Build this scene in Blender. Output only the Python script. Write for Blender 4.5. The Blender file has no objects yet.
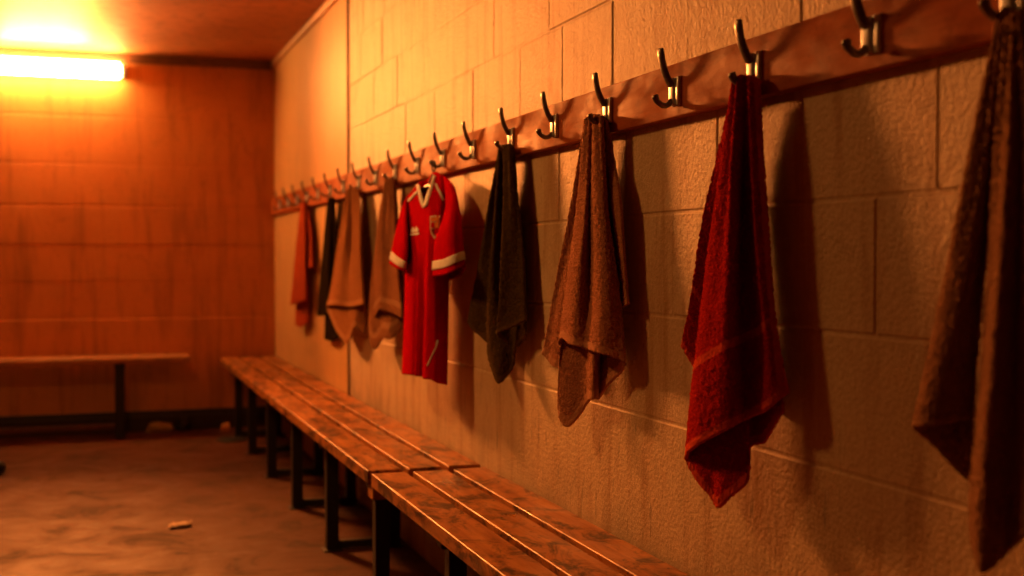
import bpy, bmesh, math, random
import numpy as np
from mathutils import Vector, Matrix

random.seed(7)
SC = bpy.context.scene
COL = SC.collection

# ------------------------------------------------------------------ camera model
CAM = np.array([-1.10, 0.0, 1.06])
FPX = 1210.0
YAW = math.radians(19.14)
PITCH = math.atan(29.0 / FPX)
cf = np.array([math.sin(YAW) * math.cos(PITCH), math.cos(YAW) * math.cos(PITCH), -math.sin(PITCH)])
cr = np.array([math.cos(YAW), -math.sin(YAW), 0.0])
cu = np.cross(cr, cf)


def ray(px, py):
    return cf + cr * (px - 512) / FPX + cu * (288 - py) / FPX


def W(px, py, n=0.0):
    """point at distance n in front of the right wall (x = -n)"""
    d = ray(px, py)
    return CAM + d * ((-n - CAM[0]) / d[0])


def F(px, py, z=0.0):
    d = ray(px, py)
    return CAM + d * ((z - CAM[2]) / d[2])


def project(p):
    q = np.asarray(p) - CAM
    w = q @ cf
    return np.stack([512 + FPX * (q @ cr) / w, 288 - FPX * (q @ cu) / w], -1)


# ------------------------------------------------------------------ room numbers
YB = 7.77      # far wall
YN = -1.6      # wall behind the camera
XL = -3.7      # left wall
ZC = 2.31      # ceiling
D0 = 1.1
HOOK_Y = [(1.3994 + 0.3075 * k) * D0 * (0.971 if k < 2 else 0.957 if k < 6 else 0.963) for k in range(-1, 19)]
HOOK_Y[0] = 1.208
RAIL_T = 0.026
RAIL_Z0, RAIL_Z1 = 1.336, 1.441


# ------------------------------------------------------------------ materials
def mat(name):
    m = bpy.data.materials.new(name)
    m.use_nodes = True
    nt = m.node_tree
    b = nt.nodes['Principled BSDF']
    return m, nt, b


def N(nt, typ, **kw):
    n = nt.nodes.new(typ)
    for k, v in kw.items():
        if k in n.inputs.keys():
            n.inputs[k].default_value = v
        else:
            setattr(n, k, v)
    return n


def coords(nt, scale=(1, 1, 1), kind='Object'):
    tc = N(nt, 'ShaderNodeTexCoord')
    mp = N(nt, 'ShaderNodeMapping')
    mp.inputs['Scale'].default_value = scale
    nt.links.new(tc.outputs[kind], mp.inputs['Vector'])
    return mp.outputs['Vector']


def noise(nt, vec, scale, detail=4, rough=0.55, dist=0.0):
    n = N(nt, 'ShaderNodeTexNoise')
    n.inputs['Scale'].default_value = scale
    n.inputs['Detail'].default_value = detail
    n.inputs['Roughness'].default_value = rough
    n.inputs['Distortion'].default_value = dist
    nt.links.new(vec, n.inputs['Vector'])
    return n.outputs['Fac']


def ramp(nt, fac, stops):
    r = N(nt, 'ShaderNodeValToRGB')
    els = r.color_ramp.elements
    while len(els) < len(stops):
        els.new(0.5)
    for e, (p, c) in zip(els, stops):
        e.position = p
        e.color = (c, c, c, 1) if isinstance(c, (int, float)) else (*c, 1)
    nt.links.new(fac, r.inputs['Fac'])
    return r.outputs['Color']


def mix(nt, fac, a, b, blend='MIX'):
    m = N(nt, 'ShaderNodeMix')
    m.data_type = 'RGBA'
    m.blend_type = blend
    for s, v in ((0, fac), (6, a), (7, b)):
        if isinstance(v, (int, float)):
            m.inputs[s].default_value = v
        elif isinstance(v, tuple):
            m.inputs[s].default_value = (*v, 1)
        else:
            nt.links.new(v, m.inputs[s])
    return m.outputs[2]


def math_n(nt, op, a, b=None, clamp=False):
    m = N(nt, 'ShaderNodeMath')
    m.operation = op
    m.use_clamp = clamp
    for i, v in enumerate((a, b)):
        if v is None:
            continue
        if isinstance(v, (int, float)):
            m.inputs[i].default_value = v
        else:
            nt.links.new(v, m.inputs[i])
    return m.outputs[0]


def bump(nt, b, h, strength=0.5, dist=0.01):
    n = N(nt, 'ShaderNodeBump')
    n.inputs['Strength'].default_value = strength
    n.inputs['Distance'].default_value = dist
    nt.links.new(h, n.inputs['Height'])
    nt.links.new(n.outputs['Normal'], b.inputs['Normal'])


def smooth_z(nt, z0, z1, axis=2):
    tc = N(nt, 'ShaderNodeTexCoord')
    sp = N(nt, 'ShaderNodeSeparateXYZ')
    nt.links.new(tc.outputs['Object'], sp.inputs[0])
    mr = N(nt, 'ShaderNodeMapRange')
    mr.interpolation_type = 'SMOOTHSTEP'
    mr.inputs['From Min'].default_value = z0
    mr.inputs['From Max'].default_value = z1
    nt.links.new(sp.outputs[axis], mr.inputs['Value'])
    return mr.outputs[0]


def mat_blockwall(name, c1, c2, cdark, rough=0.5, bump_s=0.5, drips=True):
    m, nt, b = mat(name)
    v = coords(nt)
    big = noise(nt, v, 2.3, 5, 0.6)
    col = mix(nt, ramp(nt, big, [(0.32, 0.0), (0.68, 1.0)]), c1, c2)
    # drips and runs of old paint: noise stretched along z
    vs = coords(nt, (7, 7, 0.8))
    dr = noise(nt, vs, 2.2, 5, 0.6, 0.15)
    col = mix(nt, math_n(nt, 'MULTIPLY', ramp(nt, dr, [(0.50, 0.0), (0.66, 1.0)]), 0.5), col, cdark)
    # grime blotches
    bl = noise(nt, v, 6.5, 8, 0.72, 0.6)
    col = mix(nt, math_n(nt, 'MULTIPLY', ramp(nt, bl, [(0.56, 0.0), (0.72, 1.0)]), 0.45), col, cdark)
    gr = noise(nt, v, 95, 4, 0.75)
    col = mix(nt, math_n(nt, 'MULTIPLY', ramp(nt, gr, [(0.45, 0.0), (0.62, 1.0)]), 0.18), col, cdark)
    # small dark pits
    vp = coords(nt, (1, 1, 0.55))
    sp = noise(nt, vp, 55, 3, 0.6)
    col = mix(nt, math_n(nt, 'MULTIPLY', ramp(nt, sp, [(0.66, 0.0), (0.72, 1.0)]), 0.55), col, cdark)
    if drips:
        # scuffed damp zone above the bench, with vertical scratches
        low = math_n(nt, 'SUBTRACT', 1.0, smooth_z(nt, 0.5, 0.86))
        vv = coords(nt, (26, 26, 3.5))
        sc = noise(nt, vv, 2.0, 4, 0.65)
        ms = math_n(nt, 'MULTIPLY', ramp(nt, sc, [(0.60, 0.0), (0.70, 1.0)]), low)
        col = mix(nt, math_n(nt, 'MULTIPLY', ms, 0.75), col, (0.10, 0.09, 0.06))
        low2 = math_n(nt, 'SUBTRACT', 1.0, smooth_z(nt, 0.45, 0.6))
        wob = ramp(nt, noise(nt, v, 4.0, 4, 0.6), [(0.35, 0.0), (0.65, 1.0)])
        col = mix(nt, math_n(nt, 'MULTIPLY', math_n(nt, 'MULTIPLY', low2, wob), 0.55), col, (0.20, 0.20, 0.16))
    nt.links.new(col, b.inputs['Base Color'])
    b.inputs['Roughness'].default_value = rough
    b.inputs['Specular IOR Level'].default_value = 0.18
    vo = N(nt, 'ShaderNodeTexVoronoi')
    vo.feature = 'SMOOTH_F1'
    vo.inputs['Scale'].default_value = 115
    nt.links.new(v, vo.inputs['Vector'])
    f1 = math_n(nt, 'ADD', noise(nt, v, 170, 4, 0.7), math_n(nt, 'MULTIPLY', vo.outputs['Distance'], -0.7))
    f2 = noise(nt, v, 26, 5, 0.65)
    h = math_n(nt, 'ADD', math_n(nt, 'MULTIPLY', f1, 1.0), math_n(nt, 'MULTIPLY', f2, 0.55))
    bump(nt, b, h, bump_s, 0.009)
    return m


def mat_plain(name, c, rough=0.5, metal=0.0, c2=None, scale=20, bs=0.0):
    m, nt, b = mat(name)
    b.inputs['Roughness'].default_value = rough
    b.inputs['Metallic'].default_value = metal
    v = coords(nt)
    n1 = noise(nt, v, scale, 5, 0.6)
    c2 = c2 or tuple(x * 0.75 for x in c)
    nt.links.new(mix(nt, ramp(nt, n1, [(0.35, 0.0), (0.65, 1.0)]), c, c2), b.inputs['Base Color'])
    if bs:
        bump(nt, b, noise(nt, v, scale * 6, 3, 0.6), bs, 0.002)
    return m


def mat_wood(name, c1, c2, cdark, rough=0.3, axis='y', worn=0.6, coat=0.2, spec=0.35):
    m, nt, b = mat(name)
    sc = (14, 1.1, 14) if axis == 'y' else (1.1, 14, 14)
    vg = coords(nt, sc)
    g = noise(nt, vg, 3.0, 7, 0.62, 0.7)
    col = mix(nt, ramp(nt, g, [(0.33, 0.0), (0.67, 1.0)]), c1, c2)
    v = coords(nt, (1.0, 0.55, 1.0) if axis == 'y' else (0.55, 1, 1))
    bl = noise(nt, v, 13, 7, 0.7, 0.8)
    col = mix(nt, math_n(nt, 'MULTIPLY', ramp(nt, bl, [(0.47, 0.0), (0.60, 1.0)]), worn), col, cdark)
    sp = noise(nt, v, 60, 4, 0.6)
    col = mix(nt, math_n(nt, 'MULTIPLY', ramp(nt, sp, [(0.64, 0.0), (0.72, 1.0)]), worn), col, cdark)
    nt.links.new(col, b.inputs['Base Color'])
    rg = noise(nt, v, 9, 5, 0.6)
    nt.links.new(ramp(nt, rg, [(0.3, rough * 0.7), (0.7, min(1, rough * 1.7))]), b.inputs['Roughness'])
    b.inputs['Specular IOR Level'].default_value = spec
    b.inputs['Coat Weight'].default_value = coat
    b.inputs['Coat Roughness'].default_value = 0.22
    h = math_n(nt, 'ADD', math_n(nt, 'MULTIPLY', g, 0.6), noise(nt, v, 30, 5, 0.6))
    bump(nt, b, h, 0.35, 0.004)
    return m


def mat_terry(name, c, c2=None, band=None, bands=()):
    """terry cloth; UV.x runs across the sheet, UV.y from hook to hem"""
    m, nt, b = mat(name)
    v = coords(nt)
    c2 = c2 or tuple(x * 0.6 for x in c)
    n1 = noise(nt, v, 200, 3, 0.75)
    n2 = noise(nt, v, 38, 5, 0.6)
    f = math_n(nt, 'ADD', math_n(nt, 'MULTIPLY', n1, 0.7), math_n(nt, 'MULTIPLY', n2, 0.3))
    col = mix(nt, ramp(nt, f, [(0.36, 0.0), (0.64, 1.0)]), c2, c)
    pile = math_n(nt, 'ADD', math_n(nt, 'MULTIPLY', n1, 1.2), math_n(nt, 'MULTIPLY', n2, 0.6))
    if band:
        uv = N(nt, 'ShaderNodeUVMap')
        sp = N(nt, 'ShaderNodeSeparateXYZ')
        nt.links.new(uv.outputs[0], sp.inputs[0])
        tot = None
        for (ax, lo, hi) in bands:
            a = math_n(nt, 'GREATER_THAN', sp.outputs[ax], lo)
            bb = math_n(nt, 'LESS_THAN', sp.outputs[ax], hi)
            k = math_n(nt, 'MULTIPLY', a, bb)
            tot = k if tot is None else math_n(nt, 'MAXIMUM', tot, k)
        col = mix(nt, math_n(nt, 'MULTIPLY', tot, 0.45), col, band)
        pile = math_n(nt, 'MULTIPLY', pile, math_n(nt, 'SUBTRACT', 1.0, math_n(nt, 'MULTIPLY', tot, 0.8)))
    nt.links.new(col, b.inputs['Base Color'])
    b.inputs['Roughness'].default_value = 0.95
    b.inputs['Specular IOR Level'].default_value = 0.0
    b.inputs['Sheen Weight'].default_value = 0.03
    b.inputs['Sheen Roughness'].default_value = 0.5
    b.inputs['Sheen Tint'].default_value = (*[min(1, x * 1.6 + 0.03) for x in c], 1)
    bump(nt, b, pile, 1.0, 0.007)
    return m


def mat_knit(name, c, rough=0.55):
    m, nt, b = mat(name)
    v = coords(nt)
    n2 = noise(nt, v, 30, 4, 0.6)
    nt.links.new(mix(nt, ramp(nt, n2, [(0.3, 0.0), (0.7, 1.0)]), c, tuple(x * 0.8 for x in c)), b.inputs['Base Color'])
    b.inputs['Roughness'].default_value = rough
    b.inputs['Specular IOR Level'].default_value = 0.0
    bump(nt, b, math_n(nt, 'ADD', noise(nt, v, 500, 2, 0.5), math_n(nt, 'MULTIPLY', n2, 0.6)), 0.25, 0.002)
    return m


def mat_emit(name, c, s):
    m, nt, b = mat(name)
    b.inputs['Base Color'].default_value = (0.8, 0.8, 0.75, 1)
    b.inputs['Emission Color'].default_value = (*c, 1)
    b.inputs['Emission Strength'].default_value = s
    return m


def mat_floor():
    m, nt, b = mat('stained_concrete')
    v = coords(nt)
    n1 = noise(nt, v, 1.3, 6, 0.62, 0.4)
    col = mix(nt, ramp(nt, n1, [(0.34, 0.0), (0.66, 1.0)]), (0.074, 0.018, 0.004), (0.100, 0.034, 0.010))
    n2 = noise(nt, v, 4.2, 8, 0.72, 0.7)
    col = mix(nt, math_n(nt, 'MULTIPLY', ramp(nt, n2, [(0.52, 0.0), (0.64, 1.0)]), 0.8), col, (0.028, 0.014, 0.007))
    n3 = noise(nt, v, 14, 6, 0.65, 0.3)
    col = mix(nt, math_n(nt, 'MULTIPLY', ramp(nt, n3, [(0.56, 0.0), (0.70, 1.0)]), 0.6), col, (0.07, 0.045, 0.03))
    n4 = noise(nt, v, 30, 4, 0.6)
    col = mix(nt, math_n(nt, 'MULTIPLY', ramp(nt, n4, [(0.66, 0.0), (0.76, 1.0)]), 0.35), col, (0.30, 0.18, 0.11))
    nt.links.new(col, b.inputs['Base Color'])
    nt.links.new(ramp(nt, n2, [(0.3, 0.5), (0.7, 0.85)]), b.inputs['Roughness'])
    b.inputs['Specular IOR Level'].default_value = 0.2
    bump(nt, b, math_n(nt, 'ADD', n3, math_n(nt, 'MULTIPLY', noise(nt, v, 120, 3, 0.6), 0.4)), 0.35, 0.006)
    return m


M = {}
M['wall'] = mat_blockwall('painted_block', (0.78, 0.66, 0.48), (0.66, 0.53, 0.37), (0.38, 0.19, 0.075), 0.46, 0.34)
M['plaster'] = mat_blockwall('painted_plaster', (0.72, 0.46, 0.20), (0.66, 0.40, 0.16), (0.50, 0.34, 0.18), 0.5, 0.12, False)
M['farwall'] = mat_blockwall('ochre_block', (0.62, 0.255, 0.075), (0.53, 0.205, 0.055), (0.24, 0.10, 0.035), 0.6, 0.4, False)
M['low_bounce'] = mat_blockwall('low_bounce_wall', (0.13, 0.055, 0.022), (0.10, 0.04, 0.016), (0.05, 0.02, 0.01), 0.7, 0.3, False)  # unseen walls coloured dark to cut the light they bounce
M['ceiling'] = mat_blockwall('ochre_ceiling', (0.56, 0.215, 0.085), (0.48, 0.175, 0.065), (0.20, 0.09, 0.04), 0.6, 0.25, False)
M['floor'] = mat_floor()
M['rail'] = mat_wood('varnished_red_brown_wood', (0.50, 0.14, 0.036), (0.37, 0.095, 0.024), (0.15, 0.038, 0.012), 0.5, 'y', 0.4, 0.0, 0.06)
M['bench'] = mat_wood('worn_bench_wood', (0.56, 0.25, 0.075), (0.34, 0.12, 0.034), (0.035, 0.014, 0.006), 0.33, 'y', 0.92, 0.0, 0.2)
M['bench_x'] = mat_wood('worn_bench_wood_across', (0.44, 0.20, 0.08), (0.33, 0.14, 0.05), (0.09, 0.04, 0.02), 0.30, 'x', 0.6, 0.0, 0.25)
M['black_steel'] = mat_plain('black_steel', (0.012, 0.011, 0.010), 0.5, 0.0)
M['dark_trim'] = mat_plain('dark_skirting', (0.03, 0.018, 0.012), 0.55)
M['brown_trim'] = mat_plain('shaded_brown_coving', (0.16, 0.065, 0.028), 0.6)  # dark tone partly stands for shade in the ceiling recess
M['trim_light'] = mat_plain('painted_moulding', (0.70, 0.40, 0.19), 0.5)
M['sealant'] = mat_plain('sealant', (0.035, 0.014, 0.007), 0.9)
M['steel'] = mat_plain('zinc_plate', (0.72, 0.84, 0.95), 0.34, 0.25, (0.58, 0.68, 0.78), 60)
M['steel_dark'] = mat_plain('aged_steel', (0.22, 0.20, 0.18), 0.32, 0.75, (0.12, 0.11, 0.10), 60)
M['screw'] = mat_plain('rusty_screw', (0.22, 0.12, 0.08), 0.5, 0.8)
M['hanger'] = mat_plain('black_plastic', (0.012, 0.013, 0.012), 0.35)
M['white_trim'] = mat_knit('white_knit', (0.80, 0.86, 0.92))
M['red_knit'] = mat_knit('red_knit', (0.50, 0.004, 0.010), 0.6)
M['crest_gold'] = mat_knit('gold_embroidery', (0.70, 0.26, 0.08))
M['crest_dark'] = mat_knit('dark_embroidery', (0.20, 0.03, 0.03))
M['crest_pale'] = mat_knit('pale_embroidery', (0.80, 0.70, 0.62))
M['paper'] = mat_plain('paper_scrap', (0.5, 0.38, 0.28), 0.8)
M['wrapper'] = mat_plain('ochre_wrapper', (0.50, 0.34, 0.10), 0.6)
M['orange'] = mat_plain('orange_scrap', (0.75, 0.33, 0.09), 0.6)
M['rubber'] = mat_plain('black_rubber', (0.008, 0.007, 0.007), 0.55)
M['lamp_body'] = mat_plain('lamp_body', (0.75, 0.70, 0.62), 0.4)
M['tube'] = mat_emit('lit_tube', (1.0, 0.47, 0.13), 115.0)
M['bulb'] = mat_emit('lit_bulkhead', (1.0, 0.36, 0.07), 125.0)


# ------------------------------------------------------------------ object helpers
def link(o, parent=None):
    COL.objects.link(o)
    if parent is not None:
        o.parent = parent
    return o


def empty(name, loc=(0, 0, 0)):
    o = bpy.data.objects.new(name, None)
    o.empty_display_size = 0.05
    o.location = loc
    return link(o)


def tag(o, label, cat, group=None):
    o['label'] = label
    o['category'] = cat
    if group:
        o['group'] = group
    return o


def struct(o):
    o['kind'] = 'structure'
    return o


def finish(name, bm, m, parent=None, smooth=True, auto=math.radians(40)):
    me = bpy.data.meshes.new(name)
    bmesh.ops.recalc_face_normals(bm, faces=bm.faces)
    if smooth:
        for f in bm.faces:
            f.smooth = True
        for e in bm.edges:
            if len(e.link_faces) == 2 and e.calc_face_angle(0) > auto:
                e.smooth = False
    bm.to_mesh(me)
    bm.free()
    if isinstance(m, (list, tuple)):
        for k in m:
            me.materials.append(k)
    else:
        me.materials.append(m)
    o = bpy.data.objects.new(name, me)
    if smooth:
        wn = o.modifiers.new('weighted_normals', 'WEIGHTED_NORMAL')
        wn.keep_sharp = True
        wn.weight = 100
    if parent is not None:
        # keep geometry written in world coordinates
        o.location = -Vector(parent.location)
        if parent.parent is not None:
            o.location = (0, 0, 0)
    return link(o, parent)


def box(bm, lo, hi, bev=0.0, seg=2):
    r = bmesh.ops.create_cube(bm, size=1.0)
    vs = r['verts']
    lo, hi = Vector(lo), Vector(hi)
    c, s = (lo + hi) / 2, hi - lo
    for v in vs:
        v.co = Vector((v.co.x * s.x, v.co.y * s.y, v.co.z * s.z)) + c
    if bev:
        es = list({e for v in vs for e in v.link_edges})
        bmesh.ops.bevel(bm, geom=es, offset=bev, segments=seg, profile=0.5, affect='EDGES')


def tube(bm, pts, ra, rb=None, seg=10, up=(0, 1, 0), cap_round=True):
    """sweep an ellipse (ra along 'up', rb across) along pts; radii may be lists"""
    pts = [Vector(p) for p in pts]
    n = len(pts)
    ra = ra if isinstance(ra, (list, tuple)) else [ra] * n
    rb = rb if rb is not None else ra
    rb = rb if isinstance(rb, (list, tuple)) else [rb] * n
    rings = []

    def ring(c, t, a, b):
        u = Vector(up)
        u = (u - t * u.dot(t)).normalized()
        w = t.cross(u)
        return [bm.verts.new(c + u * (a * math.cos(2 * math.pi * k / seg)) + w * (b * math.sin(2 * math.pi * k / seg))) for k in range(seg)]
    tang = []
    for i in range(n):
        a = pts[max(i - 1, 0)]
        b = pts[min(i + 1, n - 1)]
        tang.append((b - a).normalized())
    if cap_round:
        for f_, k_ in ((0.85, 0.5),):
            rings.append(ring(pts[0] - tang[0] * min(ra[0], rb[0]) * k_, tang[0], ra[0] * 0.7, rb[0] * 0.7))
    for i in range(n):
        rings.append(ring(pts[i], tang[i], ra[i], rb[i]))
    if cap_round:
        rings.append(ring(pts[-1] + tang[-1] * min(ra[-1], rb[-1]) * 0.5, tang[-1], ra[-1] * 0.7, rb[-1] * 0.7))
    for r0, r1 in zip(rings, rings[1:]):
        for k in range(seg):
            bm.faces.new((r0[k], r0[(k + 1) % seg], r1[(k + 1) % seg], r1[k]))
    bm.faces.new(rings[0][::-1])
    bm.faces.new(rings[-1])


def cr_spline(P, t):
    """uniform Catmull-Rom through rows of P (K,...) at t in 0..K-1 (array)"""
    P = np.asarray(P, float)
    K = len(P)
    i = np.clip(np.floor(t).astype(int), 0, K - 2)
    f = (t - i)
    f = f.reshape((-1,) + (1,) * (P.ndim - 1))
    p1, p2 = P[i], P[i + 1]
    p0 = np.where((i > 0).reshape(f.shape), P[np.maximum(i - 1, 0)], 2 * p1 - p2)
    p3 = np.where((i + 2 < K).reshape(f.shape), P[np.minimum(i + 2, K - 1)], 2 * p2 - p1)
    m1, m2 = (p2 - p0) / 2, (p3 - p1) / 2
    return ((2 * f**3 - 3 * f**2 + 1) * p1 + (f**3 - 2 * f**2 + f) * m1 + (-2 * f**3 + 3 * f**2) * p2 + (f**3 - f**2) * m2)


def resample(c, nv):
    c = np.asarray(c, float)
    t = np.linspace(0, len(c) - 1, 80)
    d = cr_spline(c, t)
    L = np.concatenate([[0], np.cumsum(np.linalg.norm(np.diff(d, axis=0), axis=1))])
    q = np.linspace(0, L[-1], nv)
    return np.stack([np.interp(q, L, d[:, k]) for k in range(3)], -1)


def loft(curves, nu, nv, closed=False):
    """curves: list of polylines of (px,py,n); returns (nu,nv,3) points"""
    C = np.stack([resample([W(*p) for p in c], nv) for c in curves])
    if closed:
        C = np.concatenate([C[-2:], C, C[:3]])
        t = np.linspace(2, len(C) - 3, nu)
    else:
        t = np.linspace(0, len(C) - 1, nu)
    return cr_spline(C, t)


def jitter(G, amp, rng, smooth=1):
    j = rng.normal(size=G.shape[:2] + (1,))
    for _ in range(smooth):
        j = (j + np.roll(j, 1, 0) + np.roll(j, 1, 1) + np.roll(j, -1, 0) + np.roll(j, -1, 1)) / 5
    du = np.gradient(G, axis=0)
    dv = np.gradient(G, axis=1)
    nn = np.cross(du, dv)
    nn /= np.maximum(np.linalg.norm(nn, axis=2, keepdims=True), 1e-9)
    return G + nn * j * amp


def grid_mesh(name, grids, m, parent=None, thick=0.005, loc=None):
    """one mesh from several (nu,nv,3) grids, with UVs, given thickness"""
    verts, faces, uvs = [], [], []
    for G in grids:
        nu, nv = G.shape[:2]
        o = len(verts)
        verts += [tuple(p) for p in G.reshape(-1, 3)]
        for i in range(nu - 1):
            for j in range(nv - 1):
                a = o + i * nv + j
                faces.append((a, a + nv, a + nv + 1, a + 1))
                u0, u1, v0, v1 = i / (nu - 1), (i + 1) / (nu - 1), j / (nv - 1), (j + 1) / (nv - 1)
                uvs += [(u0, v0), (u1, v0), (u1, v1), (u0, v1)]
    base = np.array(loc if loc is not None else (0, 0, 0), float)
    me = bpy.data.meshes.new(name)
    me.from_pydata([tuple(np.array(v) - base) for v in verts], [], faces)
    uvl = me.uv_layers.new(name='UVMap')
    for k, c in enumerate(uvs):
        uvl.data[k].uv = c
    for p in me.polygons:
        p.use_smooth = True
    me.materials.append(m)
    me.update()
    o = bpy.data.objects.new(name, me)
    o.location = tuple(base) if parent is None else tuple(base - np.array(parent.location))
    link(o, parent)
    s = o.modifiers.new('cloth_thickness', 'SOLIDIFY')
    s.thickness = thick
    s.offset = 0.0
    return o


# ------------------------------------------------------------------ room shell
def block_wall(bm, origin, eu, ev, en, courses, joints, u0, u1, jw=0.007, depth=0.0017):
    """blocks with recessed joints. origin + u*eu + v*ev, joints pushed along -en"""
    origin, eu, ev, en = map(Vector, (origin, eu, ev, en))

    def P(u, v, d):
        return origin + eu * u + ev * v - en * d
    for ci in range(len(courses) - 1):
        v0, v1 = courses[ci], courses[ci + 1]
        js = [u0] + [j for j in sorted(joints[ci]) if u0 + 0.05 < j < u1 - 0.05] + [u1]
        for a, b in zip(js, js[1:]):
            h = jw / 2
            off = random.uniform(-0.0012, 0.0012)
            outer = [P(a, v0, depth), P(b, v0, depth), P(b, v1, depth), P(a, v1, depth)]
            mid = [P(a + h * .5, v0 + h * .5, depth), P(b - h * .5, v0 + h * .5, depth), P(b - h * .5, v1 - h * .5, depth), P(a + h * .5, v1 - h * .5, depth)]
            q = h * 1.5
            tp = [P(a + q, v0 + q, off), P(b - q, v0 + q, off), P(b - q, v1 - q, off), P(a + q, v1 - q, off)]
            rows = [[bm.verts.new(p) for p in r] for r in (outer, mid, tp)]
            for r0, r1 in zip(rows, rows[1:]):
                for k in range(4):
                    bm.faces.new((r0[k], r0[(k + 1) % 4], r1[(k + 1) % 4], r1[k]))
            bm.faces.new(rows[-1])


YJ = 5.42
COURSES = [0.0, 0.10, 0.729, 0.945, 1.153, 1.395, 1.637, 1.832, 2.025, 2.22, ZC]


def extend(lst, L, lo, hi):
    lst = sorted(lst)
    while lst[0] > lo:
        lst.insert(0, lst[0] - L)
    while lst[-1] < hi:
        lst.append(lst[-1] + L)
    return lst


KN = {3: [1.52, 1.85, 2.185], 4: [1.383, 1.722, 2.005, 2.41], 5: [2.124, 2.485, 2.79, 3.103, 3.53, 3.967],
      6: [2.45, 2.882, 3.328, 3.72, 4.10], 7: [2.60, 3.06, 3.52, 3.95, 4.35]}
joints = []
for ci in range(len(COURSES) - 1):
    joints.append([] if ci in (0, 1, 2) else extend(KN.get(ci, [1.5 + (0.2 if ci % 2 else 0)]), 0.40, YN, YJ))

bm = bmesh.new()
block_wall(bm, (0, 0, 0), (0, 1, 0), (0, 0, 1), (-1, 0, 0), COURSES, joints, YN, YJ)
bm2 = bmesh.new()
wr = finish('wall_right', bm, M['wall'], smooth=False)
struct(wr)
# smooth plastered end bay of the same wall, and the solid wall behind the faces
box(bm2, (-0.0015, YJ, 0), (0.12, YB, ZC))
box(bm2, (0.004, YN, 0), (0.12, YJ, ZC))
struct(finish('wall_right_plaster', bm2, M['plaster'], smooth=False))

# far wall (ochre painted blocks)
FC = [0.0, 0.115, 0.70, 0.92, 1.144, 1.384, 1.636, 1.924, 2.12, ZC]
fj = [[] for _ in FC]
bm = bmesh.new()
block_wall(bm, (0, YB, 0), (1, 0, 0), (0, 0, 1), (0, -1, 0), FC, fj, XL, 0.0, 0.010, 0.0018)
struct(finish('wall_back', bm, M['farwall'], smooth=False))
bm = bmesh.new()
box(bm, (XL - 0.12, YB + 0.0045, 0), (0.12, YB + 0.14, ZC))
struct(finish('wall_back_core', bm, M['farwall'], smooth=False))

bm = bmesh.new()
box(bm, (XL - 0.12, YN - 0.12, 0), (XL, YB + 0.004, ZC))
struct(finish('wall_left', bm, M['low_bounce'], smooth=False))
bm = bmesh.new()
box(bm, (XL, YN - 0.12, 0), (0.12, YN, ZC))
struct(finish('wall_front', bm, M['low_bounce'], smooth=False))
bm = bmesh.new()
box(bm, (XL - 0.12, YN - 0.12, -0.12), (0.12, YB + 0.14, 0.0))
struct(finish('floor', bm, M['floor'], smooth=False))
bm = bmesh.new()
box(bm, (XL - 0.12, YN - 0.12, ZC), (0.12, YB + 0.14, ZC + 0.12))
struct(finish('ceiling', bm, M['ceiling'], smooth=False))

# skirting on the far wall: a board with a stepped top
bm = bmesh.new()
box(bm, (XL, YB - 0.020, 0), (-0.0, YB + 0.003, 0.095), 0.003)
box(bm, (XL, YB - 0.012, 0.090), (-0.0, YB + 0.003, 0.125), 0.004)
struct(finish('baseboard_back', bm, M['dark_trim']))
# coving along the far wall, moulding along the right wall, sealed joint
bm = bmesh.new()
box(bm, (XL, YB - 0.03, ZC - 0.055), (-0.02, YB + 0.003, ZC - 0.001), 0.006)
struct(finish('trim_1', bm, M['brown_trim']))
bm = bmesh.new()
box(bm, (-0.022, YN, ZC - 0.04), (0.003, YB - 0.001, ZC - 0.001), 0.008)
struct(finish('trim_2', bm, M['trim_light']))
bm = bmesh.new()
box(bm, (-0.006, YJ - 0.015, RAIL_Z1), (0.004, YJ + 0.015, ZC - 0.04), 0.002)
box(bm, (-0.006, YJ - 0.015, 0.0), (0.004, YJ + 0.015, RAIL_Z0), 0.002)
struct(finish('trim_3', bm, M['sealant']))

# ------------------------------------------------------------------ lamps
lz0, lz1 = 2.146, 2.244
la, lb = -0.905, -1.80
root = tag(empty('tube_lamp', ((la + lb) / 2, YB - 0.04, lz0)), 'glowing fluorescent tube lamp fixed high on the far wall', 'lamp')
bm = bmesh.new()
box(bm, (lb - 0.01, YB - 0.035, lz0 + 0.012), (la + 0.01, YB - 0.003, lz1 - 0.012), 0.006)
finish('lamp_body', bm, M['lamp_body'], root)
bm = bmesh.new()
box(bm, (lb + 0.02, YB - 0.095, lz0), (la - 0.02, YB - 0.034, lz1), 0.024, 4)
finish('diffuser', bm, M['tube'], root)
for x0, x1 in ((la - 0.021, la + 0.012), (lb - 0.012, lb + 0.021)):
    bm = bmesh.new()
    box(bm, (x0, YB - 0.092, lz0 + 0.004), (x1, YB - 0.032, lz1 - 0.004), 0.015, 3)
    finish('end_cap', bm, M['lamp_body'], root)

# added area light before the tube, boosting its throw down the room
al = bpy.data.lights.new('tube_boost', 'AREA')
al.shape = 'RECTANGLE'
al.size = 0.45
al.size_y = lz1 - lz0 - 0.01
al.energy = 138.0
al.color = (1.0, 0.248, 0.04)
al.spread = math.radians(92)
ao = bpy.data.objects.new('tube_boost', al)
ao.location = (0, YB - 0.097 - (YB - 0.04), (lz1 - lz0) / 2)
ao.rotation_euler = (math.radians(-76), 0, 0)
link(ao, root)

L2 = (-1.47, 3.5, ZC)
root = tag(empty('bulkhead_lamp', L2), 'round bulkhead lamp on the ceiling above the middle of the room', 'lamp')


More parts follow.
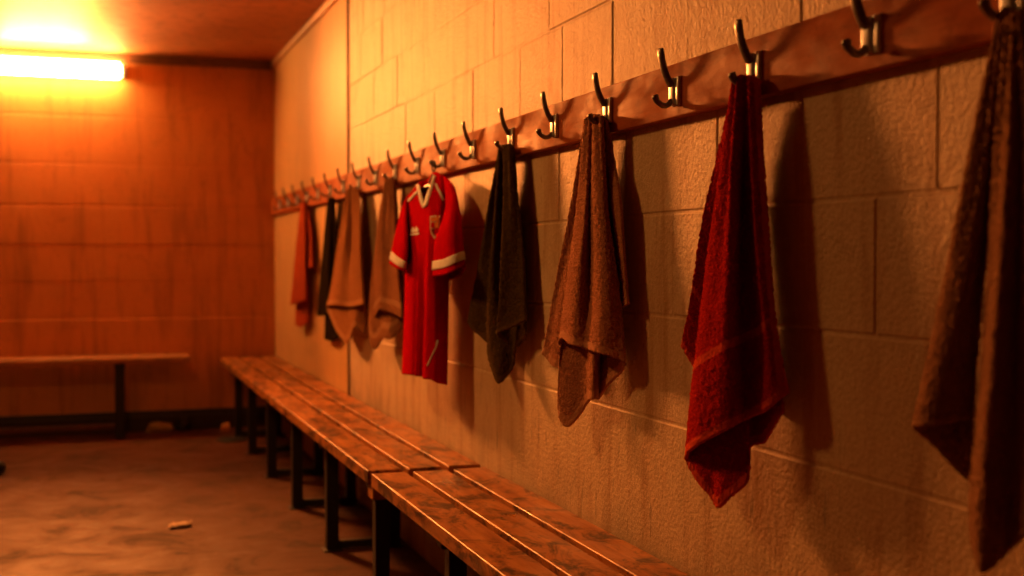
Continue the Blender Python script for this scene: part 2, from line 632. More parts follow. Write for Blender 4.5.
def lathe(bm, prof, c, seg=32):
    rings = []
    for r, z in prof:
        rings.append([bm.verts.new((c[0] + r * math.cos(2 * math.pi * k / seg), c[1] + r * math.sin(2 * math.pi * k / seg), c[2] + z)) for k in range(seg)])
    for r0, r1 in zip(rings, rings[1:]):
        for k in range(seg):
            bm.faces.new((r0[k], r0[(k + 1) % seg], r1[(k + 1) % seg], r1[k]))
    bm.faces.new(rings[0])
    bm.faces.new(rings[-1][::-1])


bm = bmesh.new()
lathe(bm, [(0.15, -0.001), (0.15, -0.03), (0.14, -0.04), (0.02, -0.04)], L2)
finish('lamp_body', bm, M['lamp_body'], root)
bm = bmesh.new()
lathe(bm, [(0.12, -0.041), (0.118, -0.06), (0.10, -0.085), (0.06, -0.10), (0.01, -0.104)], L2)
finish('diffuser', bm, M['bulb'], root)

# ------------------------------------------------------------------ coat rail with hooks
rail_root = tag(empty('coat_rail', (0, 3.5, RAIL_Z0)), 'long red-brown wooden coat rail with a row of metal hooks on the block wall', 'coat rail')
bm = bmesh.new()
box(bm, (-RAIL_T, -0.9, RAIL_Z0), (0.0, YB - 0.002, RAIL_Z1), 0.004, 2)
finish('board', bm, M['rail'], rail_root)


def hook_meshes():
    """hook in local coordinates: origin on the rail face, x negative into the room"""
    r = {}
    bm = bmesh.new()
    z0, z1 = 1.361, 1.417
    box(bm, (-0.003, -0.019, z0), (0.0, 0.019, z1), 0.0012)
    box(bm, (-0.009, -0.002, z0 + 0.001), (-0.0025, 0.019, z1 - 0.001), 0.003, 3)
    box(bm, (-0.007, -0.019, z0 + 0.001), (-0.0025, -0.009, z1 - 0.001), 0.0015)
    r['plate'] = bm
    bm = bmesh.new()
    tube(bm, [(-0.008, .008, 1.402), (-0.013, .008, 1.410), (-0.018, .008, 1.419), (-0.0235, .008, 1.432), (-0.027, .008, 1.445), (-0.0295, .008, 1.457), (-0.031, .008, 1.469)],
         0.0115, 0.0054, 14)
    r['upper'] = bm
    bm = bmesh.new()
    tube(bm, [(-0.008, .008, 1.371), (-0.013, .008, 1.3645), (-0.019, .008, 1.3615), (-0.026, .008, 1.3615), (-0.032, .008, 1.365), (-0.039, .008, 1.370), (-0.042, .008, 1.378)],
         [0.0070] * 6 + [0.0082], [0.0056] * 6 + [0.0072], 14)
    r['lower'] = bm
    bm = bmesh.new()
    bmesh.ops.create_icosphere(bm, subdivisions=2, radius=0.0042)
    for v in bm.verts:
        v.co.x *= 0.5
    r['screw'] = bm
    return r


HM = hook_meshes()


def to_me(bm, name, m):
    me = bpy.data.meshes.new(name)
    bmesh.ops.recalc_face_normals(bm, faces=bm.faces)
    for f in bm.faces:
        f.smooth = True
    for e in bm.edges:
        if len(e.link_faces) == 2 and e.calc_face_angle(0) > math.radians(40):
            e.smooth = False
    bm.to_mesh(me)
    bm.free()
    me.materials.append(m)
    return me


me_plate = to_me(HM['plate'], 'coat_hook', M['steel'])
me_up = to_me(HM['upper'], 'upper_prong', M['steel_dark'])
me_lo = to_me(HM['lower'], 'lower_prong', M['steel_dark'])
me_sc = to_me(HM['screw'], 'screw', M['screw'])
for y in HOOK_Y:
    h = bpy.data.objects.new('coat_hook', me_plate)
    h.location = Vector((-RAIL_T, y, -0.004)) - Vector(rail_root.location)
    h.rotation_euler = (0, 0, random.uniform(-0.04, 0.04))
    link(h, rail_root)
    h['label'] = 'double-pronged metal coat hook with a bright plate'
    for me, nm in ((me_up, 'upper_prong'), (me_lo, 'lower_prong')):
        c = bpy.data.objects.new(nm, me)
        link(c, h)
    for zz in (1.408, 1.371):
        c = bpy.data.objects.new('screw', me_sc)
        c.location = (-0.0093, 0.008, zz)
        link(c, h)

# ------------------------------------------------------------------ benches
BX0, BX1 = -0.352, -0.008     # front and back edge of the bench top
BZ = 0.448


def slat(bm, lo, hi):
    box(bm, lo, hi, 0.005, 3)


def wall_bench(y0, y1, legs, label, group):
    root = tag(empty('wooden_bench', ((BX0 + BX1) / 2, (y0 + y1) / 2, 0)), label, 'bench', group)
    gap = 0.020
    w = (BX1 - BX0 - 2 * gap) / 3
    for k in range(3):
        x0 = BX0 + k * (w + gap)
        bm = bmesh.new()
        slat(bm, (x0, y0 + random.uniform(0, .004), BZ - 0.040), (x0 + w, y1 - random.uniform(0, .004), BZ))
        finish('slat', bm, M['bench'], root)
    for y in legs:
        for nm, lo, hi in (('leg', (-0.305, y - 0.022, 0.0), (-0.260, y + 0.022, BZ - 0.075)),
                           ('leg', (-0.075, y - 0.022, 0.0), (-0.030, y + 0.022, BZ - 0.075)),
                           ('foot_bar', (-0.261, y - 0.016, 0.005), (-0.074, y + 0.016, 0.035)),
                           ('bearer', (-0.325, y - 0.025, BZ - 0.076), (-0.015, y + 0.025, BZ - 0.039))):
            bm = bmesh.new()
            box(bm, lo, hi, 0.004)
            finish(nm, bm, M['black_steel'], root)
        for x in (-0.2825, -0.0525):
            bm = bmesh.new()
            box(bm, (x - 0.034, y - 0.034, 0.0), (x + 0.034, y + 0.034, 0.006), 0.002)
            finish('foot_plate', bm, M['black_steel'], root)
    return root


YG = 3.405
far_legs = [v * D0 for v in (3.235, 3.96, 4.68, 5.385, 6.06, 6.65)]
b1 = wall_bench(YG + 0.022, 7.70, far_legs, 'long slatted wooden bench running along the block wall into the far corner', 'slatted benches along the block wall')
b2 = wall_bench(0.25, YG - 0.022, [2.515 * D0, 1.80 * D0, 1.08 * D0, 0.40], 'nearest slatted wooden bench section at the bottom of the picture', 'slatted benches along the block wall')
# timber block under the end of the far section
bm = bmesh.new()
box(bm, (-0.340, YG + 0.012, BZ - 0.085), (-0.300, YG + 0.075, BZ - 0.041), 0.004)
finish('end_block', bm, M['bench'], b1)

# bench on the far wall
x1 = -0.55
x0 = XL + 0.02
fy0, fy1 = 6.78 * D0 - 0.02, YB - 0.03
root = tag(empty('wall_bench', ((x0 + x1) / 2, (fy0 + fy1) / 2, 0)), 'wooden bench on dark legs against the far wall under the lamp', 'bench')
sw = (fy1 - fy0 - 0.02) / 3
for k in range(3):
    bm = bmesh.new()
    slat(bm, (x0, fy0 + k * (sw + 0.01), 0.446), (x1, fy0 + k * (sw + 0.01) + sw, 0.478))
    finish('slat', bm, M['bench_x'], root)
LY = 7.52
for x in (-0.95, -1.95, -2.95):
    bm = bmesh.new()
    box(bm, (x - 0.028, LY - 0.028, 0), (x + 0.028, LY + 0.028, 0.416), 0.004)
    finish('leg', bm, M['black_steel'], root)
    bm = bmesh.new()
    box(bm, (x - 0.03, fy0 + 0.03, 0.415), (x + 0.03, fy1 - 0.02, 0.447), 0.004)
    finish('bearer', bm, M['black_steel'], root)
bm = bmesh.new()
box(bm, (x0 + 0.1, LY - 0.018, 0.055), (-0.95, LY + 0.018, 0.085), 0.004)
finish('stretcher', bm, mat_plain('red_lit_steel', (0.10, 0.035, 0.02), 0.5), root)  # reddish tint of the lamplight put into the bar's colour

# ------------------------------------------------------------------ towels
rng = np.random.default_rng(3)


def towel(name, sheets, m, label, cat='towel', hi=1.0, amp=0.0011, thick=0.006):
    grids = []
    for s in sheets:
        nu = int((len(s) - 1) * 14 * hi) + 1
        nv = int(110 * hi)
        s = [[(x, y, 0.045 + (n - 0.045) * 0.62 if n > 0.045 else n) for x, y, n in c] for c in s]
        G = loft(s, nu, nv)
        u_ = np.linspace(0, len(s) - 1, nu)[:, None]
        v_ = np.linspace(0, 1, nv)[None, :]
        ph = rng.uniform(0, 6.28, 4)
        fold = (0.0042 * np.sin(u_ * 5.2 + ph[0] + 0.8 * v_) * np.clip(1.15 - 1.2 * v_, 0.12, 1)
                + 0.0030 * np.sin(u_ * 3.1 + ph[1] - 1.7 * v_) * np.clip(2.2 * v_, 0.2, 1)
                + 0.0022 * np.sin(u_ * 1.7 + ph[2] + 7.0 * v_) * v_)
        G[..., 0] -= fold * (1.0 if hi > 1.1 else 1.7 if hi > 0.9 else 0.7)
        # close the gathered top: a few rows pulled in and rounded over the prong
        c = G[:, 0].mean(0)
        top = []
        for k, (pull, up) in enumerate(((0.75, 0.007), (0.40, 0.006), (0.13, 0.003))):
            r = G[:, 0] + (c - G[:, 0]) * pull
            r[:, 2] += up
            top.append(r)
        G = np.concatenate([np.stack(top, 1), G], 1)
        G = jitter(G, amp, rng, 0 if hi > 0.9 else 2)
        G[..., 0] = np.minimum(G[..., 0], -0.006)
        # keep clear of the rail where the cloth hangs in front of it
        m_ = (G[..., 2] > RAIL_Z0 - 0.01)
        G[..., 0] = np.where(m_, np.minimum(G[..., 0], -RAIL_T - 0.007), G[..., 0])
        grids.append(G)
    allp = np.concatenate([g.reshape(-1, 3) for g in grids])
    loc = (allp[:, 0].mean(), allp[:, 1].mean(), allp[:, 2].min())
    o = grid_mesh(name, grids, m, None, thick, loc)
    return tag(o, label, cat, 'towels hanging along the coat rail')


T_RED = [[
    [(757, 84, .035), (764, 170, .025), (768, 260, .025), (775, 340, .025), (783, 412, .025)],
    [(754, 83, .034), (757, 200, .02), (762, 320, .02), (767, 441, .022)],
    [(750, 83, .034), (751, 200, .02), (750, 320, .022), (750, 448, .035)],
    [(747, 82, .034), (748, 200, .02), (748, 330, .03), (748, 420, .045), (747, 478, .06)],
    [(744, 82, .034), (741, 200, .022), (738, 340, .035), (736, 430, .052), (735, 493, .07)],
    [(742, 82, .034), (734, 200, .025), (726, 350, .04), (722, 440, .06), (720, 508, .078)],
    [(740, 82, .035), (728, 180, .03), (717, 320, .045), (710, 420, .065), (707, 493, .082)],
    [(738, 82, .036), (722, 180, .035), (708, 300, .045), (698, 400, .065), (693, 474, .085)],
    [(735, 82, .045), (720, 180, .055), (703, 300, .075), (692, 390, .085), (686, 459, .09)],
    [(737, 80, .055), (726, 180, .092), (713, 300, .12), (705, 390, .125), (703, 443, .125)],
    [(741, 80, .06), (735, 180, .095), (731, 300, .118), (729, 390, .12), (728, 428, .12)],
    [(745, 80, .046), (744, 180, .044), (745, 300, .046), (747, 380, .05), (748, 419, .06)],
    [(751, 80, .055), (755, 180, .066), (760, 280, .068), (768, 360, .066), (770, 407, .066)],
    [(757, 81, .048), (763, 180, .044), (773, 290, .040), (782, 350, .038), (791, 393, .038)]],
    [[(734, 83, .045), (722, 130, .05), (705, 212, .06), (692, 297, .06), (682, 346, .06)],
     [(738, 83, .04), (728, 150, .045), (712, 260, .045), (704, 330, .045), (700, 374, .045)],
     [(744, 83, .036), (738, 200, .03), (730, 330, .03), (725, 385, .03)]]]
T_PINK = [[
    [(608, 121, .035), (612, 200, .03), (617, 290, .035), (621, 340, .035), (624, 366, .04)],
    [(603, 120, .034), (606, 220, .022), (609, 320, .025), (612, 381, .03)],
    [(600, 120, .034), (600, 220, .02), (600, 320, .025), (601, 398, .03)],
    [(598, 120, .034), (597, 220, .035), (597, 330, .055), (594, 399, .055)],
    [(596, 120, .034), (592, 220, .03), (588, 330, .04), (587, 403, .045)],
    [(593, 120, .034), (584, 220, .03), (575, 340, .05), (567, 427, .078)],
    [(589, 121, .036), (579, 220, .04), (566, 330, .06), (560, 402, .078)],
    [(587, 121, .045), (578, 220, .065), (566, 300, .08), (559, 342, .09)],
    [(590, 119, .055), (585, 220, .085), (577, 300, .1), (573, 345, .105)],
    [(594, 118, .046), (591, 220, .050), (590, 300, .065), (588, 349, .080)],
    [(598, 118, .058), (600, 220, .075), (604, 300, .08), (604, 354, .08)],
    [(604, 119, .05), (609, 213, .048), (619, 285, .042), (624, 362, .042)]],
    [[(587, 121, .045), (572, 204, .06), (554, 287, .065), (543, 354, .065)],
     [(590, 121, .04), (580, 204, .045), (562, 300, .05), (555, 366, .05)],
     [(595, 121, .036), (590, 250, .03), (575, 372, .03)]],
    [[(606, 121, .036), (612, 160, .036), (619, 200, .04), (623, 266, .04), (626, 304, .04)],
     [(603, 121, .035), (610, 200, .025), (617, 260, .025), (619, 309, .025)],
     [(598, 121, .034), (603, 220, .018), (606, 312, .018)]]]
T_OLIVE = [[
    [(513, 149, .036), (518, 200, .03), (524, 260, .03), (527, 334, .035)],
    [(510, 149, .035), (514, 230, .022), (519, 300, .022), (521, 343, .03)],
    [(507, 149, .034), (509, 230, .02), (513, 310, .025), (514, 352, .03)],
    [(505, 149, .034), (506, 240, .02), (509, 320, .03), (510, 372, .035)],
    [(503, 148, .036), (501, 240, .035), (499, 320, .055), (499, 383, .072)],
    [(501, 148, .04), (497, 210, .065), (490, 300, .08), (488, 357, .08)],
    [(500, 149, .036), (496, 210, .03), (493, 300, .03), (492, 345, .03)]],
    [[(508, 149, .04), (508, 210, .05), (508, 290, .06), (508, 345, .06)],
     [(506, 148, .055), (506, 210, .08), (502, 290, .1), (497, 335, .1)],
     [(510, 148, .058), (512, 210, .07), (511, 290, .075), (510, 328, .075)],
     [(513, 148, .048), (518, 195, .045), (524, 250, .040), (528, 320, .040)]],
    [[(499, 149, .045), (487, 212, .06), (477, 272, .065), (468, 322, .065)],
     [(501, 149, .04), (491, 212, .045), (484, 280, .045), (477, 333, .045)],
     [(503, 149, .036), (497, 230, .03), (490, 347, .03)]]]
T_BROWN = [[
    [(395, 182, .036), (399, 240, .03), (402, 320, .03)],
    [(392, 182, .034), (393, 250, .035), (393, 338, .055)],
    [(390, 182, .034), (386, 260, .045), (383, 338, .075)],
    [(388, 182, .036), (379, 270, .055), (374, 349, .088)],
    [(386, 181, .045), (376, 240, .07), (369, 310, .085), (370, 330, .08)],
    [(388, 180, .055), (382, 240, .085), (379, 311, .094)],
    [(391, 180, .055), (390, 240, .065), (389, 312, .075)],
    [(394, 181, .055), (398, 240, .08), (402, 300, .085), (402, 318, .085)]]]
T_TAN = [[
    [(358, 191, .036), (362, 250, .03), (364, 300, .03), (363, 333, .03)],
    [(355, 191, .034), (356, 260, .035), (356, 328, .055)],
    [(352, 191, .034), (348, 270, .05), (345, 343, .085)],
    [(350, 191, .04), (341, 250, .06), (332, 320, .08)],
    [(349, 190, .05), (340, 240, .08), (326, 307, .1)],
    [(351, 189, .055), (346, 240, .085), (338, 305, .1)],
    [(353, 189, .055), (353, 240, .065), (350, 307, .08)],
    [(357, 190, .055), (361, 250, .075), (364, 304, .08)]]]
T_DARK = [[
    [(328, 199, .045), (323, 248, .045), (317, 316, .045)],
    [(330, 199, .045), (329, 250, .055), (327, 317, .055)],
    [(333, 199, .038), (334, 250, .032), (333, 330, .030)]],
    [[(329, 199, .036), (327, 260, .026), (325, 339, .024)],
     [(332, 199, .038), (332, 260, .034), (332, 341, .032)],
     [(335, 199, .036), (338, 260, .026), (339, 338, .022)]]]
T_RUST = [[
    [(301, 204, .05), (296, 250, .07), (291, 305, .08)],
    [(303, 203, .055), (300, 250, .085), (297, 303, .09)],
    [(305, 204, .05), (306, 240, .06), (306, 300, .06)]],
    [[(301, 205, .036), (298, 260, .04), (295, 325, .05)],
     [(303, 205, .036), (301, 270, .04), (301, 327, .04)],
     [(306, 205, .036), (308, 265, .03), (308, 322, .03)]],
    [[(304, 204, .04), (306, 230, .04), (307, 268, .04)],
     [(307, 205, .036), (311, 230, .035), (313, 267, .035)]]]
T_NEAR = [[
    [(1012, 20, .036), (1002, 150, .03), (985, 300, .03), (975, 430, .03), (972, 483, .03)],
    [(1007, 19, .036), (990, 150, .04), (965, 320, .045), (948, 462, .05)],
    [(1002, 19, .045), (977, 140, .07), (946, 290, .09), (917, 430, .1)],
    [(1004, 17, .055), (984, 150, .09), (958, 300, .11), (936, 425, .115)],
    [(1009, 17, .05), (993, 150, .065), (980, 300, .07), (970, 418, .07)]],
    [[(1013, 19, .04), (1002, 150, .05), (988, 300, .05), (980, 440, .05), (978, 540, .05)],
     [(1011, 18, .055), (999, 150, .08), (986, 330, .1), (972, 500, .1), (974, 547, .1)],
     [(1016, 17, .06), (1012, 150, .1), (1002, 330, .12), (990, 480, .12), (985, 572, .12)],
     [(1021, 17, .055), (1025, 150, .08), (1020, 330, .09), (1012, 545, .09)],
     [(1026, 17, .06), (1042, 150, .095), (1045, 330, .11), (1042, 525, .11)],
     [(1032, 20, .04), (1055, 150, .05), (1065, 330, .05), (1070, 520, .05)]]]

towel('hanging_towel', T_RED, mat_terry('red_terry', (0.60, 0.030, 0.016), (0.34, 0.014, 0.008), (0.75, 0.15, 0.07),
      ((1, .75, .775), (0, .962, 1.1), (1, .975, 1.1))),  # woven band and hem; right-edge piping painted brighter as if lit
      'deep red terry towel gathered on a hook, second towel from the right edge', hi=1.6)
towel('hanging_towel', T_PINK, mat_terry('dusky_terry', (0.66, 0.32, 0.20), (0.42, 0.18, 0.11), (0.60, 0.36, 0.25), ((1, .965, 1.1),)),
      'dusky pinkish brown terry towel hanging between the dark green and the red towel', hi=1.4)
towel('hanging_towel', T_OLIVE, mat_terry('olive_terry', (0.135, 0.088, 0.038), (0.07, 0.045, 0.019), (0.13, 0.08, 0.035), ((1, .975, 1.1),)),
      'dark olive green towel hanging just right of the red football shirt', hi=1.2)
towel('hanging_towel', T_BROWN, mat_terry('brown_terry', (0.40, 0.19, 0.10), (0.27, 0.12, 0.06), (0.42, 0.27, 0.17), ((1, .9, .94),)),
      'brown towel hanging just left of the red football shirt')
towel('hanging_towel', T_TAN, mat_terry('tan_terry', (0.46, 0.22, 0.10), (0.32, 0.14, 0.06), (0.45, 0.27, 0.15), ((1, .95, 1.1),)),
      'tan towel hanging between the blackish towel and the brown towel')
towel('hanging_towel', T_DARK, mat_terry('dark_green_terry', (0.030, 0.021, 0.010), (0.016, 0.011, 0.006)),
      'narrow blackish green towel in the far row, right of the rust red towel', hi=0.7)
towel('hanging_towel', T_RUST, mat_terry('rust_terry', (0.62, 0.12, 0.045), (0.42, 0.07, 0.028)),
      'rust red towel farthest away, nearest the room corner', hi=0.7)
towel('hanging_towel', T_NEAR, mat_terry('taupe_terry', (0.46, 0.25, 0.145), (0.31, 0.16, 0.09), (0.28, 0.17, 0.11), ((1, .985, 1.1),)),
      'nearest brown towel, cut off by the right edge of the picture', hi=1.6)

# ------------------------------------------------------------------ football shirt on its hanger
FRONT = [
    [(406, 200, .095), (405, 240, .105), (405, 300, .105), (402, 374, .115)],
    [(412, 191, .105), (411, 240, .132), (411, 300, .138), (409, 375, .145)],
    [(418.5, 184, .095), (417, 240, .140), (417, 300, .132), (416, 376, .135)],
    [(421.5, 195, .110), (420.5, 245, .139), (420, 305, .128), (419, 376.5, .128)],
    [(425.5, 207, .118), (424, 250, .140), (423.5, 310, .124), (422, 377, .122)],
    [(430, 192, .105), (429, 245, .138), (427.5, 305, .134), (426, 379, .140)],
    [(435.5, 173, .078), (433.5, 240, .128), (431.5, 300, .132), (430, 380, .138)],
    [(441, 175, .075), (440, 240, .108), (439, 300, .108), (438, 383, .115)],
    [(450, 184, .055), (449, 240, .062), (448.5, 300, .062), (447, 385, .065)]]
BACK = [
    [(406, 200, .09), (405, 240, .095), (405, 300, .095), (402, 373, .10)],
    [(418.5, 183, .088), (417, 240, .08), (417, 300, .08), (416, 374, .085)],
    [(427, 180, .070), (426, 240, .062), (425, 300, .062), (424, 375, .068)],
    [(435.5, 172, .068), (434, 240, .05), (433, 300, .05), (431, 378, .055)],
    [(450, 184, .05), (449, 240, .045), (448, 300, .045), (447, 384, .045)]]
SL_NEAR = [
    [(443, 175, .062), (454, 187, .070), (460, 215, .08), (465, 267, .08)],
    [(444, 179, .072), (450, 198, .098), (453, 222, .12), (456, 270, .125)],
    [(446, 197, .080), (446, 217, .115), (444, 236, .135), (444, 275, .14)],
    [(446, 211, .075), (441, 226, .110), (434, 246, .125), (432, 277, .125)],
    [(446, 212, .06), (445, 230, .06), (445, 250, .06), (446, 281, .06)],
    [(449, 190, .04), (455, 205, .035), (459, 230, .035), (461, 275, .035)]]
SL_FAR = [
    [(409, 193, .09), (402, 208, .12), (394, 240, .14), (389.5, 263, .15)],
    [(408, 197, .096), (404, 217, .14), (400, 245, .165), (396, 268, .17)],
    [(407, 206, .100), (407, 231, .145), (407, 255, .158), (404, 271, .158)],
    [(406, 212, .09), (408, 235, .11), (406, 255, .115), (404.5, 270, .115)],
    [(406, 202, .08), (402, 220, .09), (397, 250, .1), (394, 267, .11)]]

hook_y = HOOK_Y[8]
ploc = W(428, 380, 0.09)
SH = empty('football_shirt', tuple(ploc))
tag(SH, 'red short-sleeved football shirt with white collar and cuffs on a hanger', 'shirt')

Gf = loft(FRONT, 90, 110)
Gb = loft(BACK, 60, 110)
# soft vertical drape folds
uu = np.linspace(0, 1, 90)[:, None]
vv = np.linspace(0, 1, 110)[None, :]
Gf[..., 0] += -0.006 * np.sin(uu * 21 + 1.5 * vv) * np.clip(vv * 1.6 - 0.2, 0, 1) * np.sin(np.pi * uu)
body = grid_mesh('torso', [Gf, Gb], M['red_knit'], SH, 0.0025, None)
PF = project(Gf)
nfu = np.cross(np.gradient(Gf, axis=0), np.gradient(Gf, axis=1))
nfu /= np.linalg.norm(nfu, axis=2, keepdims=True)
if (nfu[..., 0].mean()) > 0:
    nfu = -nfu


def on_front(px, py, off=0.003):
    d = ((PF - np.array([px, py]))**2).sum(-1)
    i, j = np.unravel_index(np.argmin(d), d.shape)
    # first-order correction inside the cell
    base = Gf[i, j]
    nrm = nfu[i, j]
    r = ray(px, py)
    den = r @ nrm
    if abs(den) > 1e-3:
        t = ((base - CAM) @ nrm) / den
        q = CAM + r * t
        if np.linalg.norm(q - base) < 0.03:
            base = q
    return base + nrm * off


def patch(name, polys, m, parent, off=0.003, thick=0.0012):
    """polys: list of (outline in px, material index) laid on the shirt front"""
    bm = bmesh.new()
    mats = m if isinstance(m, list) else [m]
    for item in polys:
        pts, mi, extra = item
        vs = [bm.verts.new(on_front(x, y, off + extra)) for x, y in pts]
        f = bm.faces.new(vs)
        f.material_index = mi
        ret = bmesh.ops.extrude_face_region(bm, geom=[f])
        for v in [g for g in ret['geom'] if isinstance(g, bmesh.types.BMVert)]:
            v.co += Vector((-thick, -thick * .4, 0))
    bmesh.ops.triangulate(bm, faces=[f for f in bm.faces if len(f.verts) > 4])
    return finish(name, bm, mats, parent, smooth=False)


def strip(name, pts, w, m, parent, off=0.003):
    """white trim: a narrow raised ribbon following pts (px) over the shirt front"""
    P = resample([(x, y, 0) for x, y in pts], 16)
    bm = bmesh.new()
    rows = []
    for k in range(len(P)):
        t = P[min(k + 1, len(P) - 1)] - P[max(k - 1, 0)]
        t /= np.linalg.norm(t)
        nn = np.array([-t[1], t[0]])
        c = P[k][:2]
        a, b = c + nn * w / 2, c - nn * w / 2
        rows.append((bm.verts.new(on_front(*a, off)), bm.verts.new(on_front(*b, off))))
    for (a0, b0), (a1, b1_) in zip(rows, rows[1:]):
        bm.faces.new((a0, b0, b1_, a1))
    o = finish(name, bm, m, parent)
    s = o.modifiers.new('ribbon_thickness', 'SOLIDIFY')
    s.thickness = 0.003
    s.offset = 0
    return o


for nm, S in (('near', SL_NEAR), ('far', SL_FAR)):
    G = loft(S, 49, 60, closed=True)
    sl = grid_mesh('sleeve', [G], M['red_knit'], SH, 0.0025, None)
    seg = np.linalg.norm(np.diff(G, axis=1), axis=2)
    dist = np.concatenate([np.zeros((G.shape[0], 1)), np.cumsum(seg[:, ::-1], 1)], 1)[:, ::-1]
    d0, d1 = (0.020, 0.046) if nm == 'near' else (0.012, 0.042)
    qs = np.linspace(d1, d0, 6)
    Gc = np.stack([np.stack([np.interp(qs, dist[a][::-1], G[a, ::-1, k]) for k in range(3)], -1) for a in range(G.shape[0])])
    cen = Gc.mean(0, keepdims=True)
    Gc = cen + (Gc - cen) * 1.035
    cb = grid_mesh('cuff_band', [Gc], M['white_trim'], SH, 0.003, None)
    cb.parent = sl
    cb.location = (0, 0, 0)
    cb['label'] = 'white cuff band'
c = strip('collar', [(418.8, 185), (421.5, 196), (425.5, 207.5), (430, 193), (435.3, 176)], 3.2, M['white_trim'], SH, 0.004)
c['label'] = 'white V-neck collar trim'
for pts in ([(418, 192), (409, 201.5)], [(436.5, 184), (443.5, 201)]):
    c = strip('shoulder_stripe', pts, 2.0, M['white_trim'], SH)
    c['label'] = 'white shoulder stripe'
c = strip('side_stripe', [(437, 340), (434, 352), (428, 366)], 0.7, M['white_trim'], SH)
c['label'] = 'thin white slanting stripe near the hem'
# small emblem on the wearer's right breast: two nested diamonds over a bar
patch('maker_emblem', [([(411.5, 231.5), (414, 227), (416.5, 231), (414.2, 233)], 0, 0),
                       ([(415.5, 231), (417.5, 226.5), (420, 230.5), (417.8, 232.4)], 0, 0.0006),
                       ([(411, 235.8), (411.3, 233.8), (420, 232.6), (420, 234.6)], 0, 0)], M['white_trim'], SH)['label'] = 'small white embroidered emblem'
# shield crest on the other breast
patch('crest', [([(431, 216.5), (439.8, 215.5), (439.5, 229), (438, 235), (435, 239.5), (432, 234.5), (430.9, 228)], 0, 0),
                ([(431.9, 218.2), (438.9, 217.4), (438.8, 221.6), (431.8, 222.2)], 1, 0.0012),
                ([(431.8, 223.2), (434.9, 223.0), (434.9, 228.5), (431.9, 228.6)], 2, 0.0012),
                ([(435.6, 222.9), (438.7, 222.6), (438.6, 228.3), (435.6, 228.4)], 1, 0.0012),
                ([(432.1, 229.6), (434.9, 229.5), (435, 236.5), (432.9, 233.5)], 3, 0.0012),
                ([(435.6, 229.4), (438.4, 229.2), (437.3, 233.6), (435.5, 236.5)], 2, 0.0012)],
      [M['crest_pale'], M['crest_gold'], M['red_knit'], M['crest_dark']], SH, 0.003)['label'] = 'embroidered shield crest'
# neck tag inside the back of the collar
q = W(430, 189, 0.078)
bm = bmesh.new()
box(bm, tuple(q + np.array([-0.003, -0.010, -0.004])), tuple(q + np.array([0.0, 0.010, 0.004])), 0.001)
finish('neck_tag', bm, M['white_trim'], SH)['label'] = 'small white neck tag'

hp = np.array([-RAIL_T - 0.034, hook_y, 1.365])
nk = W(428.5, 186, 0.085)
HG = tag(empty('clothes_hanger', tuple(nk)), 'black clothes hanger inside the collar of the red shirt', 'hanger')
bm = bmesh.new()
ctr = hp + np.array([0, 0, -0.012])
pts = []
for a in np.linspace(-40, 200, 14):
    pts.append(hp + np.array([0.0, 0.019 * math.cos(math.radians(a)), 0.019 * math.sin(math.radians(a)) - 0.010]))
pts = pts[::1]
tail = [(pts[-1] * 0.5 + nk * 0.5) + np.array([0, 0, 0.004]), nk + np.array([0, 0, 0.006])]
tube(bm, [tuple(p) for p in pts + tail], 0.0028, None, 8, (1, 0, 0))
finish('hanger_hook', bm, M['hanger'], HG)
bm = bmesh.new()
e1 = W(409, 203, 0.095)
e2 = W(446, 195, 0.062)
mid1 = (nk + e1) / 2 + np.array([0, 0, 0.008])
mid2 = (nk + e2) / 2 + np.array([0, 0, 0.008])
tube(bm, [tuple(p) for p in (e1, mid1, nk + np.array([0, 0, -0.002]), mid2, e2)], [0.007, 0.009, 0.010, 0.009, 0.007], [0.005] * 5, 10, (0, 0, 1))
finish('hanger_arms', bm, M['hanger'], HG)

# ------------------------------------------------------------------ bits on the floor
bm = bmesh.new()
c0 = F(180, 527)
vs = []
nx, ny = 7, 5
for i in range(nx):
    for j in range(ny):
        a, b_ = (i / (nx - 1) - .5) * 0.085, (j / (ny - 1) - .5) * 0.06
        vs.append(bm.verts.new((c0[0] + a + b_ * .2, c0[1] + b_ + a * .25, 0.004 + 0.012 * abs(math.sin(i * 1.3 + j * .8)))))
for i in range(nx - 1):
    for j in range(ny - 1):
        bm.faces.new((vs[i * ny + j], vs[(i + 1) * ny + j], vs[(i + 1) * ny + j + 1], vs[i * ny + j + 1]))
o = finish('paper_scrap', bm, M['paper'])
s = o.modifiers.new('paper_thickness', 'SOLIDIFY')
s.thickness = 0.001
tag(o, 'small pale scrap of paper lying on the open floor', 'paper')


def lump(name, c, r, m, label, cat, amp=0.35, seed=1, flat=0.7):
    bm = bmesh.new()
    bmesh.ops.create_icosphere(bm, subdivisions=3, radius=1.0)
    rg = random.Random(seed)
    ph = [(Vector((rg.uniform(-1, 1), rg.uniform(-1, 1), rg.uniform(-1, 1))) * 4, rg.uniform(0, 6)) for _ in range(7)]
    for v in bm.verts:
        k = 1 + amp * sum(math.sin(v.co.dot(p) + q) for p, q in ph) / 4
        p = v.co * k
        v.co = Vector((p.x * r[0], p.y * r[1], max(p.z, -flat) * r[2]))
    z0 = min(v.co.z for v in bm.verts)
    for v in bm.verts:
        v.co += Vector((c[0], c[1], -z0 + 0.001))
    return tag(finish(name, bm, m, auto=math.radians(70)), label, cat)


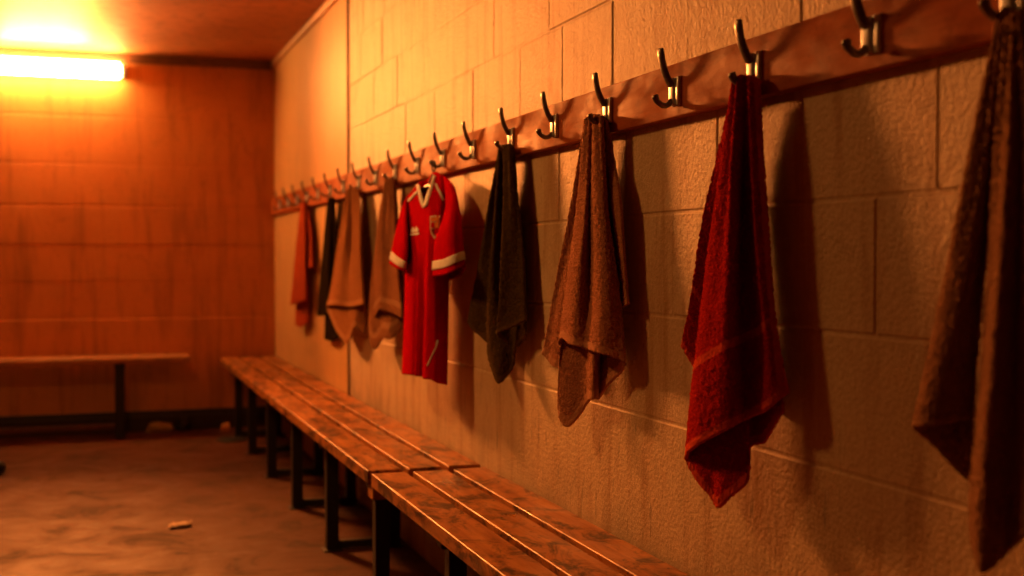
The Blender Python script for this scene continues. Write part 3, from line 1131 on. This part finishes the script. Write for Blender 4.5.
q = F(155, 424)
lump('crumpled_cloth', (q[0], YB - 0.075, 0), (0.085, 0.035, 0.034), M['wrapper'], 'crumpled yellowish rag on the floor by the far skirting', 'rag', 0.4, 3)
lump('dark_bundle', (q[0] + 0.15, YB - 0.07, 0), (0.045, 0.035, 0.05), M['rubber'], 'small blackish bundle beside the yellowish rag', 'bundle', 0.35, 5)
q = F(226, 431)
lump('orange_scrap', (q[0], q[1], 0), (0.026, 0.022, 0.03), M['orange'], 'tiny orange scrap beside the far end of the slatted bench', 'scrap', 0.35, 8)
q = F(232, 440)
bm = bmesh.new()
lathe(bm, [(0.085, 0.0005), (0.088, 0.006), (0.080, 0.012), (0.03, 0.013)], (q[0], q[1], 0), 28)  # thin dark disc lying flat on the floor
tag(finish('floor_disc', bm, M['rubber']), 'flat black round disc on the floor in front of the farthest bench legs', 'pad')
q = F(-3, 475)
bm = bmesh.new()
bmesh.ops.create_uvsphere(bm, u_segments=24, v_segments=16, radius=0.036)
for v in bm.verts:
    v.co = Vector((v.co.x * 1.15 + q[0], v.co.y + q[1], v.co.z * 1.0 + 0.0358))
tag(finish('rubber_ball', bm, M['rubber']), 'small black rounded object at the left edge of the floor', 'ball')

# ------------------------------------------------------------------ camera, world, view
cam = bpy.data.cameras.new('camera')
cam.sensor_width = 36.0
cam.lens = FPX / 1024 * 36.0
cam.clip_start = 0.02
cam.dof.use_dof = True
cam.dof.focus_distance = 2.55
cam.dof.aperture_fstop = 2.7
co = bpy.data.objects.new('camera', cam)
co.matrix_world = Matrix(((cr[0], cu[0], -cf[0], CAM[0]), (cr[1], cu[1], -cf[1], CAM[1]), (cr[2], cu[2], -cf[2], CAM[2]), (0, 0, 0, 1)))
link(co)
SC.camera = co

w = bpy.data.worlds.new('world')
w.use_nodes = True
w.node_tree.nodes['Background'].inputs[0].default_value = (0.02, 0.01, 0.005, 1)
w.node_tree.nodes['Background'].inputs[1].default_value = 0.2
SC.world = w
SC.view_settings.view_transform = 'Standard'
SC.view_settings.look = 'None'
SC.view_settings.exposure = 0.0
SC.view_settings.gamma = 1.0
SC.view_settings.use_curve_mapping = False
